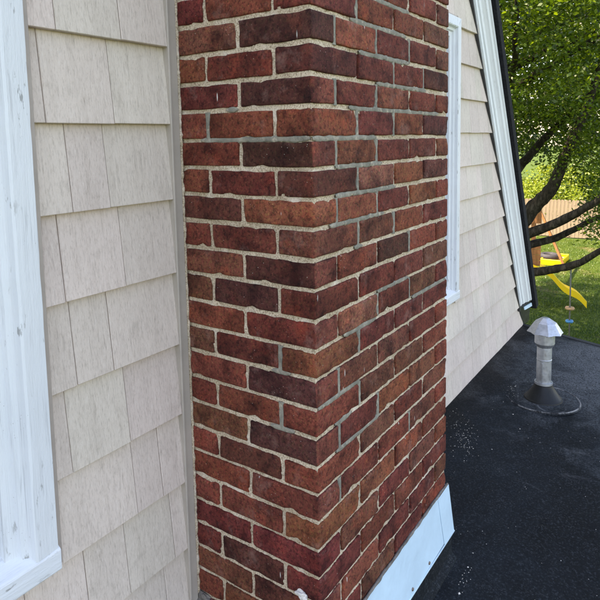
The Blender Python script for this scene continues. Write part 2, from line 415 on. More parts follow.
# sheathing directly behind the siding with the two window openings
WZ0, WZ1 = Z0-1.14, Z0+.33
W1 = (-1.165, -.413); W2 = (1.221, 1.966)
b = MB()
def sheath(x0, x1, z0, z1): b.box((x0, .418, z0), (x1, .518, z1))
xa, xb = 2*CX-rake_x(ZB)+.05, rake_x(ZB)-.05
sheath(2*CX-3.42, 3.42, ZB, WZ0+.02)
sheath(-1.85, W1[0]+.02, WZ0+.02, WZ1-.02); sheath(W1[1]-.02, W2[0]+.02, WZ0+.02, WZ1-.02); sheath(W2[1]-.02, 2.16, WZ0+.02, WZ1-.02)
sheath(2*CX-2.16, 2.16, WZ1-.02, Z0+.60)
b.prism([(2.16, .418, WZ0+.02), (rake_x(WZ0+.02), .418, WZ0+.02), (rake_x(Z0+.6), .418, Z0+.6), (2.16, .418, Z0+.6)], (0, .1, 0))
b.prism([(2*CX-x, y, z) for x, y, z in [(2.16, .418, WZ0+.02), (rake_x(WZ0+.02), .418, WZ0+.02), (rake_x(Z0+.6), .418, Z0+.6), (2.16, .418, Z0+.6)]], (0, .1, 0))
g = gable(.418); b.prism([(rake_x(Z0+.6), .418, Z0+.6), g[1], g[2], g[3], (2*CX-rake_x(Z0+.6), .418, Z0+.6)], (0, .1, 0))
hpart('wall', b, MT['sheath'])

# siding shingles, each a board of its own
LEFT_SLITS = {0: [-.333, -.173], 1: [-.367, -.202], 2: [-.318, -.224], 3: [-.347, -.193], 4: [-.331, -.237], 5: [-.355, -.202], 6: [-.192, -.111], 7: [-.333, -.224, -.081], 8: [-.30, -.109], 9: [-.25]}
shc = {}
def shingle_mesh(w, hgt, sl=0.0, sr=0.0, key=None):
    # local origin bottom-left, x right, y depth, z up; sl/sr shift of the upper corners
    m = MB(); top = hgt
    yb, yt, back = -.0125, .0065, .015
    m.V = [(0, yb, 0), (w, yb, 0), (w+sr, yt, top), (sl, yt, top), (0, back, 0), (w, back, 0), (w+sr, back, top), (sl, back, top)]
    m.F = [(0, 1, 2, 3), (5, 4, 7, 6), (4, 5, 1, 0), (3, 2, 6, 7), (4, 0, 3, 7), (1, 5, 6, 2)]
    return m.mesh('siding_shingle', bevel=.0013)
SID = (.662, .573, .503)
def put_shingle(x0, x1, z, hgt, sl=0, sr=0):
    if x1-x0 < .012: return
    o = obj('siding_shingle', shingle_mesh(x1-x0, hgt, sl, sr), MT['siding'], house)
    o.matrix_parent_inverse = Matrix.Translation(-hl)
    o.location = (x0, WY+random.uniform(-.0007, .0007), z+random.uniform(-.0009, .0009))
    t = random.uniform(.93, 1.06); q = random.uniform(-1, 1); o.color = (SID[0]*t*(1+.018*q), SID[1]*t*(1-.010*q), SID[2]*t*(1+.012*q), 1)
def row_cuts(x0, x1, slits=None):
    if slits is not None: return [x0]+[s for s in slits if x0+.01 < s < x1-.01]+[x1]
    xs = [x0]; x = x0 - random.uniform(0, .12)
    while True:
        x += random.choice([.095, .125, .15, .17, .2])
        if x > x1-.03: break
        if x > x0+.03: xs.append(x)
    return xs+[x1]
GAP = .0007
def course(z, x0, x1, slits=None, slant_l=False, slant_r=False):
    hgt = EXP+.012; xs = row_cuts(x0, x1, slits)
    for i in range(len(xs)-1):
        a = xs[i]+(GAP if i else 0); c = xs[i+1]-(GAP if i < len(xs)-2 else 0)
        sr = 0; sl = 0
        if slant_r and i == len(xs)-2: sr = -hgt*.5702
        if slant_l and i == 0: sl = hgt*.5702
        if c-a+sr-sl < .01: sr *= .3; sl *= .3
        put_shingle(a, c, z, hgt, sl, sr)
CH_L, CH_R = -.036, .846
# left of the chimney: k counts courses downward, butt line of course k at zL(k)
for k in range(-5, 10):
    zb = Z0 - .047 - EXP*k
    ztop = zb+EXP
    if zb < RZ: zb2 = RZ+.01
    win = (zb < WZ1-.03 and ztop > WZ0+.05)
    xlft = 2*CX-rake_x(zb)
    if k > 8: 
        continue
    x0 = W1[1]+.018 if win else xlft
    course(zb, x0, CH_L+.004, LEFT_SLITS.get(k) if win else (([xlft+.25, xlft+.47, xlft+.6, xlft+.82, -1.1, -.95, -.8, -.62, -.47]+LEFT_SLITS[k]) if k in LEFT_SLITS else None), slant_l=not win)
    if win and W1[0]-.018-xlft > .05: course(zb, xlft, W1[0]-.018, None, slant_l=True)
for k in range(-5, 10):
    zb = Z0 - .068 - EXP*k
    if zb < RZ-.05: continue
    ztop = zb+EXP
    win = (zb < WZ1-.03 and ztop > WZ0+.05)
    xr = rake_x(zb)+.012
    if win:
        course(zb, CH_R, W2[0]-.018); 
        if xr-(W2[1]+.018) > .02: course(zb, W2[1]+.018, xr, None, slant_r=True)
    else: course(zb, CH_R, xr, None, slant_r=True)
# starter strip behind the lowest course
# channels beside the chimney
for x0, x1, sgn in ((-.038, -.0075, -1), (.8165, .847, 1)):
    m = MB(); zt = Z0+1.6
    m.box((x0, .388, RZ), (x1, .4175, zt))
    ch = hpart('channel_trim', m, MT['channel'], bevel=.0015)
    m = MB(); xe = x0 if sgn < 0 else x1
    m.box((xe-.002, .3825, RZ), (xe+.003, .3878, zt)); hpart('channel_lip', m, MT['channel'], parent=ch, bevel=.001).matrix_parent_inverse = Matrix()

# windows
def window(x0, x1, name_label):
    def jamb_prof(s):      # outer edge to inner edge, (offset inward, y)
        return [(0, .417), (0, .366), (.003, .3615), (.047, .3575), (.052, .3600), (.055, .368), (.058, .3735), (.064, .376), (.070, .377), (.074, .386), (.098, .388), (.100, .417)]
    m = MB()
    zb, zt = WZ0+.0485, WZ1
    # right and left jamb casing, head casing
    def sweep(pts):
        P = jamb_prof(0); n = len(P); base = len(m.V)
        for (ox, oz, dx, dz) in pts:
            for (w_, y_) in P: m.V.append((ox+dx*w_, y_, oz+dz*w_))
        for s_ in range(len(pts)-1):
            for i in range(n-1): m.F.append((base+s_*n+i, base+s_*n+i+1, base+(s_+1)*n+i+1, base+(s_+1)*n+i))
        m.F.append(tuple(base+i for i in range(n))); m.F.append(tuple(base+(len(pts)-1)*n+i for i in range(n)))
    # jambs subdivided with tiny waviness
    segs = 40
    sweep([(x1+.0012*noise.noise((0, 0, i*.9)), zb+(zt-zb)*i/segs, -1, -(1.0 if i == segs else 0)) for i in range(segs+1)] + [(x0, zt, 1, -1)] + [(x0, zb, 1, 0)])
    win = hpart('window', m, MT['white']); tag(win, name_label)
    I = Matrix()
    # sill with sloped top and a nose
    m = MB(); ya, yf = .417, .3572
    m.prism([(x0-.002, ya, WZ0+.085), (x0-.002, .392, WZ0+.068), (x0-.002, yf+.002, WZ0+.047), (x0-.002, yf, WZ0+.044), (x0-.002, yf, WZ0+.004), (x0-.002, yf+.004, WZ0), (x0-.002, ya, WZ0)], (x1-x0+.003, 0, 0))
    hpart('sill', m, MT['sillp'], parent=win, bevel=.0012, seg=1).matrix_parent_inverse = I
    # inner stop, sash and pane
    m = MB(); a, c = x0+.099, x1-.099
    for q0, q1 in (((a, .402, WZ0+.05), (a+.045, .44, zt-.1)), ((c-.045, .402, WZ0+.05), (c, .44, zt-.1)), ((a+.045, .402, WZ0+.05), (c-.045, .44, WZ0+.13)), ((a+.045, .402, zt-.15), (c-.045, .44, zt-.1)), ((a+.045, .405, (WZ0+zt)/2-.03), (c-.045, .438, (WZ0+zt)/2+.02))): m.box(q0, q1)
    hpart('sash', m, MT['white'], parent=win, bevel=.003).matrix_parent_inverse = I
    m = MB(); m.box((a+.04, .42, WZ0+.12), (c-.04, .428, zt-.14)); hpart('pane', m, MT['glass'], parent=win).matrix_parent_inverse = I
    # channel that receives the siding round the window
    m = MB()
    for xx, s in ((x1, 1), (x0, -1)):
        e = (xx, xx+.019) if s > 0 else (xx-.019, xx)
        m.box((e[0]+.0015*(s > 0), .3835, WZ0-.006), (e[1]-.0015*(s < 0), .4175, zt+.018))
    m.box((x0+.002, .3865, zt+.002), (x1-.002, .4175, zt+.018))
    m.box((x0+.002, .386, WZ0-.008), (x1-.002, .4175, WZ0-.0015))
    hpart('window_channel', m, MT['jchan'], parent=win, bevel=.001).matrix_parent_inverse = I
    return win
window(*W1, 'white wooden window with cracked flaking casing left of the chimney'); window(*W2, 'white wooden window half hidden behind the chimney')

# rake: moulded white boards up the steep slope, shingle edge behind
def rake(side):
    top = (RK0.z + .9 - Z0)
    prof = [(-.004, .416), (-.004, .396), (.020, .392), (.021, .383), (.043, .380), (.044, .372), (.060, .366), (.072, .352), (.076, .343), (.092, .338), (.094, .328), (.108, .326), (.112, .345), (.112, .416)]
    t0 = (RK0.z - (Z0+1.75))/.8687; t1 = 2.335
    def put(prof_, a, c, name, mat, bev=0):
        m = MB(); n = len(prof_)
        for t in (a, c):
            for (q, y) in prof_:
                p = RK0 + RD*t + RN*q
                # plumb cut at the foot
                m.V.append((p.x if side > 0 else 2*CX-p.x, y, p.z))
        for i in range(n): m.F.append((i, (i+1) % n, n+(i+1) % n, n+i))
        m.F.append(tuple(range(n))); m.F.append(tuple(range(n, 2*n)))
        return hpart(name, m, mat, bevel=bev)
    put(prof, t0, t1, 'rake_board', MT['rake'], .0012)
    put([(-.020, .416), (-.020, .3845), (-.0055, .3845), (-.0055, .416)], t0, t1+.02, 'rake_shadow_channel', MT['darkmetal'])  # siding channel, coloured dark to draw the shadow line beside the rake
    # steep shingle slope, overhanging the rake
    sl = put([(.1135, .303), (.162, .300), (.162, 8.4), (.1135, 8.4)], t0, t1+.10, 'steep_roof', MT['shingle'])
    # dark kick-out flashing at the foot
    if side > 0:
        m = MB(); p = RK0+RD*(t1+.015)
        pts = [(RK0+RD*(t1+.004)+RN*q) for q in (.004, .106)]
        foot = [RK0+RD*(t1+.20)+RN*q for q in (.01, .07)]
        m.V = [(pts[0].x, .392, pts[0].z), (pts[1].x, .332, pts[1].z), (foot[1].x, .36, foot[1].z), (foot[0].x, .40, foot[0].z)]
        m.V += [(x, y+.05, z) for x, y, z in m.V]
        m.F = [(0, 1, 2, 3), (7, 6, 5, 4), (0, 4, 5, 1), (1, 5, 6, 2), (2, 6, 7, 3), (3, 7, 4, 0)]
        f = hpart('kickout_flashing', m, MT['darkmetal'], bevel=.002)
        m = MB(); q0 = RK0+RD*(t1+.02)+RN*.035; q1 = RK0+RD*(t1+.035)+RN*.10
        m.V = [(q0.x, .366, q0.z), (q1.x, .330, q1.z+.004), (q1.x, .326, q1.z-.020), (q0.x, .362, q0.z-.022)]
        m.V += [(x, y+.006, z) for x, y, z in m.V]
        m.F = [(0, 1, 2, 3), (7, 6, 5, 4), (0, 4, 5, 1), (1, 5, 6, 2), (2, 6, 7, 3), (3, 7, 4, 0)]
        hpart('flashing_tab', m, MT['flash'], parent=f).matrix_parent_inverse = Matrix()
rake(1); rake(-1)
# upper gambrel slopes
xk = rake_x(ZK)+.16; rg = ZK+.1+(xk-CX)*.45
for s in (1, -1):
    m = MB(); X = lambda x: CX+s*(x-CX)
    m.prism([(X(xk), .30, ZK+.06), (X(xk), .30, ZK+.11), (CX, .30, rg+.05), (CX, .30, rg)], (0, 8.1, 0))
    hpart('upper_roof', m, MT['shingle'])

# ------------------------------------------------------------------ chimney
L = .2019; HB = .0677; JT = .0104
chim = empty('brick_chimney', 'weathered red brick chimney with patched mortar and white base flashing', 'chimney', (2*L, L, 0))
cl = chim.location.copy()
def cpart(name, mesh, mat, parent=None):
    o = obj(name, mesh, mat, chim if parent is None else parent)
    if parent is None: o.matrix_parent_inverse = Matrix.Translation(-cl)
    return o
# bed joints as measured along the corner
zc = [.0034, -.0687, -.1367, -.2015, -.2734, -.3385, -.4048, -.4689, -.536, -.6035, -.6739, -.7419, -.8074, -.8783, -.9457, -1.0148, -1.0803, -1.148, -1.2178, -1.2839]
BED = {i: Z0 + .6*z + .4*(-HB*i) for i, z in enumerate(zc)}
for i in range(20, 30): BED[i] = BED[19] - HB*(i-19)
for i in range(-1, -60, -1): BED[i] = BED[0] - HB*i
def rounded_box(sx, sy, sz, seed):
    r = .0034
    def ax(s, n): 
        e = [0, .0035, .009] if s > .05 else [0, .003, .009]
        inner = np.linspace(e[-1], s-e[-1], n)
        return np.array(e[:-1]+list(inner)+[s-x for x in reversed(e[:-1])]) - s/2
    A = [ax(sx, 9 if sx > .15 else 5), ax(sy, 9 if sy > .15 else 5), ax(sz, 4)]
    idx = {}; V = []; F = []
    def vid(p):
        key = tuple(np.round(p, 6))
        if key not in idx: idx[key] = len(V); V.append(p)
        return idx[key]
    for d in range(3):
        e, f = [(1, 2), (2, 0), (0, 1)][d]
        for side in (0, -1):
            for i in range(len(A[e])-1):
                for j in range(len(A[f])-1):
                    q = []
                    for (a, b_) in ((i, j), (i+1, j), (i+1, j+1), (i, j+1)):
                        p = [0, 0, 0]; p[d] = A[d][side]; p[e] = A[e][a]; p[f] = A[f][b_]; q.append(vid(tuple(p)))
                    F.append(tuple(q if side else reversed(q)))
    H = np.array([sx, sy, sz])/2
    out = []
    for p in V:
        p = np.array(p); rr = r*(1+.7*noise.noise((p[0]*28+seed*7.3, p[1]*28, p[2]*28+seed)))
        inner = np.clip(p, -(H-rr), H-rr); d_ = p-inner; n_ = np.linalg.norm(d_)
        if n_ > 1e-9: p = inner + d_/n_*min(rr, max(n_, rr*.2) if n_ < rr else rr)
        sv_ = Vector(p)*1.0
        w1 = noise.noise_vector(Vector((p[0]*16+seed*3.1, p[1]*16, p[2]*22+seed*1.7)))*.0016
        w2 = noise.noise_vector(Vector((p[0]*60+seed*5.1, p[1]*60, p[2]*60+seed*2.7)))*.0007
        # chips knocked from edges
        ne = sum(1 for k in range(3) if abs(abs(p[k])-H[k]) < .0065)
        ch = 0
        if ne >= 2:
            c_ = noise.noise((p[0]*38+seed*11, p[1]*38+3, p[2]*38)); ch = max(0, c_-.24)*.022
        sv_ = sv_ + w1 + w2 - sv_.normalized()*ch
        out.append(sv_)
    return mesh_py('brick', out, F, True)
bvar = {}
def brick_mesh(sx, sy, sz):
    key = (round(sx/.012), round(sy/.012)); lst = bvar.setdefault(key, [])
    if len(lst) < 9:
        m = rounded_box(sx, sy, .0573, len(lst)+17*len(bvar)); lst.append((m, sx, sy)); return lst[-1]
    return random.choice(lst)
TONE = dict(r=(.190, .049, .030), m=(.148, .035, .025), d=(.082, .027, .021), o=(.218, .068, .035), b=(.160, .054, .033), l=(.228, .078, .054), c=(.160, .032, .026), k=(.108, .032, .024))
# tones read off the photograph, row by row: far end of the left face to the corner | along the right face
ROWS = {-3: ('rmr', 'mrr'), -2: ('rm', 'mrrb'), -1: ('crm', 'robm'), 0: ('bd', 'ommb'), 1: ('omk', 'mmk'), 2: ('md', 'morr'), 3: ('rrr', 'mrk'), 4: ('rd', 'omm'+'o'),
        5: ('rmk', 'lok'), 6: ('ko', 'omor'), 7: ('rmb', 'brm'), 8: ('bd', 'rdrr'), 9: ('bdm', 'mmb'), 10: ('rm', 'lmbm'), 11: ('bmo', 'mmm'), 12: ('rd', 'bbmr'), 13: ('mrr', 'bbr'),
        14: ('bd', 'mobr'), 15: ('rkr', 'bmb'), 16: ('rm', 'mrbr'), 17: ('rro', 'orm'), 18: ('cc', 'bmbr'), 19: ('ckc', 'mrm'), 20: ('bk', 'rmmb'), 21: ('rbm', 'bmr'), 22: ('mr', 'mrmb'), 23: ('rmb', 'rmm'), 24: ('rm', 'mrbm'), 25: ('rmr', 'mrm')}
def put_brick(x0, x1, y0, y1, z0, z1, tone, flashed=False):
    m, sx, sy = brick_mesh(x1-x0, y1-y0, z1-z0)
    o = cpart('brick', m, MT['brick'])
    if flashed: o.material_slots[0].link = 'OBJECT'; o.material_slots[0].material = MT['brickf']
    j = lambda s: random.uniform(-s, s)
    o.location = ((x0+x1)/2+j(.0007), (y0+y1)/2+j(.0007), (z0+z1)/2+j(.0010))
    o.rotation_euler = (j(.007), j(.007), j(.006))
    o.scale = ((x1-x0)/sx, (y1-y0)/sy, (z1-z0)/.0573)
    t = TONE[tone]; q = random.uniform(.86, 1.14); o.color = (t[0]*q, t[1]*q*random.uniform(.92, 1.08), t[2]*q*random.uniform(.9, 1.1), 1)
    return o
J2 = JT/2; DP = .094
Y_END = .398
for r, (lt, rt) in ROWS.items():
    z1 = BED[r]-J2; z0 = BED[r+1]+J2
    if r % 2 == 0:      # corner brick lies along the left face
        put_brick(0, .5*L-J2, 0, L-J2, z0, z1, lt[1], lt[1] in 'dmk' and r != 0); put_brick(0, DP, L+J2, Y_END, z0, z1, lt[0])
        xs = [.5, 1.5, 2.5, 3.5]
        for i in range(3): put_brick(xs[i]*L+J2, xs[i+1]*L-J2, 0, DP, z0, z1, rt[i])
        put_brick(3.5*L+J2, 4*L, 0, L-J2, z0, z1, rt[3]); put_brick(4*L-DP, 4*L, L+J2, Y_END, z0, z1, 'm')
    else:
        put_brick(0, L-J2, 0, .5*L-J2, z0, z1, lt[2]); put_brick(0, DP, .5*L+J2, 1.5*L-J2, z0, z1, lt[1]); put_brick(0, DP, 1.5*L+J2, Y_END, z0, z1, lt[0])
        for i in range(3):
            put_brick((i+1)*L+J2, (i+2)*L-(J2 if i < 2 else 0), 0, DP if i < 2 else .5*L-J2, z0, z1, rt[i])
        put_brick(4*L-DP, 4*L, .5*L+J2, 1.5*L-J2, z0, z1, 'r')
# the rows above the frame, joined
ub = MB()
for r in range(-46, -3):
    z1 = BED[r]-J2; z0 = BED[r+1]+J2
    if r % 2 == 0:
        cells = [(0, .5*L-J2, 0, L-J2), (0, DP, L+J2, Y_END), (3.5*L+J2, 4*L, 0, L-J2), (4*L-DP, 4*L, L+J2, Y_END)]+[((.5+i)*L+J2, (1.5+i)*L-J2, 0, DP) for i in range(3)]
    else:
        cells = [(0, L-J2, 0, .5*L-J2), (0, DP, .5*L+J2, 1.5*L-J2), (0, DP, 1.5*L+J2, Y_END), (4*L-DP, 4*L, .5*L+J2, 1.5*L-J2)]+[((i+1)*L+J2, (i+2)*L-(J2 if i < 2 else 0), 0, DP if i < 2 else .5*L-J2) for i in range(3)]
    for x0, x1, y0, y1 in cells: ub.box((x0, y0, z0), (x1, y1, z1))
u = cpart('upper_brickwork', ub.mesh('upper_brickwork', bevel=.002), MT['brick']); u['kind'] = 'stuff'; u.color = (.18, .045, .032, 1)

# sandy mortar: rough recessed sheet between the bricks
def mortar_mesh():
    V = []; F = []
    rec = .0058
    zt, zb = BED[-3]+.02, BED[26]
    st = .0052
    nz = int((zt-zb)/st)
    path = []                      # perimeter from left-face back to corner to right-face end and back
    for i in range(int(Y_END/st)+1): path.append((rec, Y_END-i*st, -1, 0))
    path = [p for p in path if p[1] > rec+.002] + [(rec, rec, -.7, -.7)]
    n = int((4*L-2*rec)/st)
    for i in range(1, n+1): path.append((rec+i*(4*L-2*rec)/n, rec, 0, -1))
    for i in range(1, 14): path.append((4*L-rec, rec+i*.03, 1, 0))
    k = len(path)
    for a in range(nz+1):
        z = zt-(zt-zb)*a/nz
        for (x, y, nx_, ny_) in path:
            d = .0020*noise.noise((x*55, y*55, z*55)) + .0017*noise.noise((x*170, y*170, z*170)) + .0022*noise.noise((x*9, y*9, z*9+4))
            V.append((x+nx_*d, y+ny_*d, z))
    for a in range(nz):
        for i in range(k-1): F.append((a*k+i, (a+1)*k+i, (a+1)*k+i+1, a*k+i+1))
    m = mesh_py('mortar', V, F, True)
    return m
cpart('mortar', mortar_mesh(), MT['mortar'])
ucore = MB(); ucore.box((.006, .006, BED[-3]+.02), (4*L-.006, .41, BED[-46]+.0)); ucore.box((-.03, -.03, BED[-46]), (4*L+.03, .44, BED[-46]+.07))
cpart('upper_mortar', ucore.mesh('upper_mortar', bevel=.002), MT['mortar'])

fm = MB(); pts = []; rad = []
for i in range(320):
    z = BED[26]+(BED[-3]-BED[26])*i/319
    pts.append((-.0015+.002*noise.noise((z*50, 1, 2)), .3935+.002*noise.noise((z*45, 7, 2)), z)); rad.append(.0056+.0030*noise.noise((z*60, 3, 0))+.002*noise.noise((z*170, 3, 0)))
fm.tube(pts, rad, 6); cpart('mortar_fillet', fm.mesh('mortar_fillet', True), MT['mortar'])
# grey repointed joints: face, and run along a bed or a head joint
def patch(face, kind, idx, a, b, seed):
    # face 'l': coordinate = y, out = -x ; face 'r': coordinate = x, out = -y
    V = []; F = []
    if kind == 'bed':
        n = max(4, int(abs(b-a)*L/.006)); pts = [((a+(b-a)*i/n)*L, BED[idx]) for i in range(n+1)]
    else:
        z1, z0 = BED[idx]-.003, BED[idx+1]+.003; n = 10; pts = [(a*L, z1+(z0-z1)*i/n) for i in range(n+1)]
    cs = [(-1, -.0062), (-.88, -.0022), (-.45, -.0010), (.45, -.0010), (.88, -.0022), (1, -.0062)]
    for i, (c, z) in enumerate(pts):
        end = min(i, n-i)/2.0; tap = min(1, .35+end*.5)
        w = (.0076+.0030*noise.noise((seed*3.3, i*.34, 0)) + .0015*noise.noise((seed*3.3, i*1.3, 9)))*(tap if kind == 'bed' else 1)
        s = .0020*noise.noise((seed*1.7, i*.3, 5))
        for (q, o_) in cs:
            o_ = o_ + .0008*noise.noise((seed*9.1, i*.9, q*3)) - .0007
            cc, zz = (c, z+s+q*w) if kind == 'bed' else (c+s+q*w, z)
            V.append((-o_, cc, zz) if face == 'l' else (cc, -o_, zz))
    k = len(cs)
    for i in range(n):
        for j in range(k-1): F.append((i*k+j, i*k+j+1, (i+1)*k+j+1, (i+1)*k+j))
    m = mesh_py('repointed_joint', V, F, True)
    bm = bmesh.new(); bm.from_mesh(m); bmesh.ops.recalc_face_normals(bm, faces=bm.faces); bm.to_mesh(m); bm.free()
    cpart('repointed_joint', m, MT['grey'])
RP = [('r', 'bed', 0, .85, 2.4), ('r', 'bed', 1, 1.05, 2.5), ('r', 'bed', 2, 1.5, 3.1), ('r', 'bed', 3, .8, 3.6), ('r', 'bed', 4, .02, 1.5), ('l', 'bed', 4, 0.03, 1.62),
      ('r', 'bed', 5, .48, 1.65), ('r', 'bed', 6, .48, 2.05), ('r', 'bed', 7, .35, 1.7), ('r', 'bed', 8, .9, 1.1), ('r', 'bed', 10, 1.5, 2.45), ('r', 'bed', 11, .62, 1.45), ('r', 'bed', 11, 2.6, 3.95),
      ('r', 'bed', 13, .05, 1.0), ('r', 'bed', 14, .4, .8), ('r', 'bed', 15, .42, 1.55), ('l', 'bed', 12, .35, .62), ('l', 'bed', 14, .32, .66), ('r', 'bed', -1, 1.4, 2.5), ('r', 'bed', -2, 1.6, 3.1),
      ('l', 'bed', 3, 1.02, 1.2),
      ('r', 'head', 0, .5, 0), ('r', 'head', 2, .5, 0), ('r', 'head', 4, .5, 0), ('r', 'head', 6, .5, 0), ('r', 'head', 12, .5, 0), ('r', 'head', 14, .5, 0), ('r', 'head', 16, .5, 0),
      ('r', 'head', -1, 1, 0), ('r', 'head', 3, 1, 0), ('r', 'head', 5, 1, 0), ('r', 'head', 7, 1, 0), ('r', 'head', 11, 1, 0), ('r', 'head', 13, 1, 0),
      ('r', 'head', 0, 1.5, 0), ('r', 'head', 2, 1.5, 0), ('r', 'head', 4, 1.5, 0), ('r', 'head', 6, 1.5, 0), ('r', 'head', 10, 1.5, 0), ('r', 'head', 14, 1.5, 0),
      ('r', 'head', 1, 2, 0), ('r', 'head', 3, 2, 0), ('r', 'head', 7, 2, 0), ('r', 'head', 0, 2.5, 0), ('r', 'head', 8, 2.5, 0), ('r', 'head', 10, 2.5, 0), ('r', 'head', 16, 2.5, 0), ('r', 'head', 1, 3, 0),
      ('l', 'head', 3, 1.5, 0), ('l', 'head', 11, .5, 0), ('l', 'head', 13, .5, 0)]
for i, (f, k, idx, a, b_) in enumerate(RP): patch(f, k, idx, a, b_, i+1)

# base flashing: white metal apron leaning off the brick, sealant bead on top, screws, lap at the far end
ft, fb = Z0-1.474, Z0-1.634
def sheet(quad, th, name, mat, parent=None, bev=.0006):
    m = MB(); q = [Vector(p) for p in quad]; nrm = (q[1]-q[0]).cross(q[3]-q[0]).normalized()
    m.prism(q, nrm*th)
    return cpart(name, m.mesh(name, bevel=bev), mat, parent)
fl = sheet([(-.012, -.005, ft-.012), (.728, -.005, ft), (.728, -.024, fb), (-.03, -.024, fb-.006)], -.0014, 'flashing', MT['flash'])
sheet([(.716, -.0068, ft-.001), (4*L+.006, -.0068, ft+.001), (4*L+.009, -.0265, fb-.003), (.726, -.0265, fb-.002)], -.0014, 'flashing', MT['flash'])
sheet([(4*L+.0035, -.006, ft), (4*L+.0035, .37, ft), (4*L+.009, .37, fb-.003), (4*L+.008, -.025, fb-.003)], .0014, 'flashing', MT['flash'])
sheet([(-.0035, .37, ft-.06), (-.0035, -.005, ft-.06), (-.028, -.030, fb-.006), (-.028, .37, fb-.006)], -.0014, 'flashing', MT['flash'])
# folded drip hem along the bottom
hm = MB(); hm.tube([(-.03, -.025, fb-.007), (.4, -.025, fb-.003), (4*L+.009, -.0275, fb-.004)], .003, 6); cpart('drip_hem', hm.mesh('drip_hem', True), MT['flash'])
sm = MB(); pts = []; rad = []
for i in range(110):
    x = -.008+i*(4*L+.012)/109
    pts.append((x, -.004+.001*noise.noise((x*40, 2, 0)), ft+.004+.003*noise.noise((x*17, 0, 1))-.012*max(0, 1-x/.73)*1)); rad.append(.0042+.0018*noise.noise((x*33, 5, 0)))
sm.tube(pts, rad, 7); cpart('sealant_bead', sm.mesh('sealant_bead', True), MT['seal'])
for x in (.10, .30, .47, .60):
    m = MB(); m.lathe([(.0, .004), (.0045, .003), (.0055, 0)], 10); mm = m.mesh('screw', True)
    o = cpart('screw', mm, MT['screw']); o.location = (x, -.0240, fb+.013); o.rotation_euler = (math.radians(90), 0, 0)
# white sealant lump at the left corner foot
def lump(c, r, seed, name, mat, sq=(1, 1, 1)):
    bm = bmesh.new(); bmesh.ops.create_icosphere(bm, subdivisions=3, radius=r)
    for v_ in bm.verts:
        v_.co *= 1+.55*noise.noise(v_.co*(1.3/r)+Vector((seed, 0, 0)))+.25*noise.noise(v_.co*(4/r))
        v_.co = Vector((v_.co.x*sq[0], v_.co.y*sq[1], v_.co.z*sq[2]))+Vector(c)
    m = bpy.data.meshes.new(name); bm.to_mesh(m); bm.free()
    return cpart(name, m, mat)
p = onX(302, 594, 0); lump((-.001, p.y, p.z), .014, 3, 'sealant_lump', MT['whiteseal'], (.6, 1.2, .7))
p = onX(205, 597, 0); lump((-.002, p.y+.005, p.z-.01), .03, 8, 'tar_lump', MT['seal'], (.4, 1.3, .6))
# black membrane turned up behind the flashing
m = MB(); ym = -.019; zr = lambda y: rz(0, y)
m.prism([(-.03, ym, fb+.03), (-.03, ym-.004, zr(ym)+.02), (-.03, ym-.022, zr(ym-.02)+.003), (-.03, ym-.022, zr(ym-.02)-.02), (-.03, -.002, zr(0)-.02), (-.03, -.002, fb+.03)], (4*L+.034, 0, 0))
m.box((4*L+.002, -.018, RZ-.06), (4*L+.006, .38, fb+.02)); m.box((-.022, -.02, RZ-.06), (-.006, .38, fb+.01))
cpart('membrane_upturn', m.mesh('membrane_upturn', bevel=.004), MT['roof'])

# ------------------------------------------------------------------ roof vent
vp = onZ(543, 399, RZ-.02); vz = rz(vp.x, vp.y)
vent = empty('roof_vent', 'galvanised vent pipe with faceted rain cap and black boot on the roof', 'vent pipe', (vp.x, vp.y, vz))
vent.rotation_euler = (0, math.radians(1.2), 0)
def vpart(name, prof, mat, n=28, smooth=True, close=False, parent=None):
    m = MB(); m.lathe(prof, n, close=close); me = m.mesh(name, smooth)
    if smooth:
        try: me.set_sharp_from_angle(angle=math.radians(35))
        except Exception: pass
    return obj(name, me, mat, parent or vent)
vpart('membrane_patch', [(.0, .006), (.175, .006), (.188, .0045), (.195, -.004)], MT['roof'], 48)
vpart('patch_seam', [(.184, .004), (.1865, .0078), (.1895, .0078), (.192, .003)], MT['dustline'], 48)
vpart('rubber_boot', [(.102, .004), (.099, .012), (.090, .016), (.050, .078), (.046, .088), (.045, .094), (.036, .095)], MT['rubber'])
vpart('clamp_ring', [(.0405, .090), (.0475, .091), (.0475, .103), (.0405, .104)], MT['galv'])
pp = vpart('pipe', [(.0385, .03), (.0385, .225), (.0400, .227), (.0400, .231), (.0385, .233), (.0385, .31)], MT['galv'], 28)
m = MB(); m.box((-.0425, -.004, .10), (-.0375, .004, .215)); obj('pipe_seam', m.mesh('pipe_seam', bevel=.001), MT['galv'], pp)
vpart('collar', [(.0395, .300), (.0430, .304), (.0500, .318), (.0522, .321), (.0522, .372), (.0545, .374), (.0545, .380), (.040, .381)], MT['galv'])
for k in range(4):
    m = MB(); th = k*math.pi/2+.4; c_, s_ = math.cos(th), math.sin(th)
    m.tube([(c_*.049, s_*.049, .36), (c_*.060, s_*.060, .41)], .003, 5); obj('cap_strut', m.mesh('cap_strut'), MT['galv'], vent)
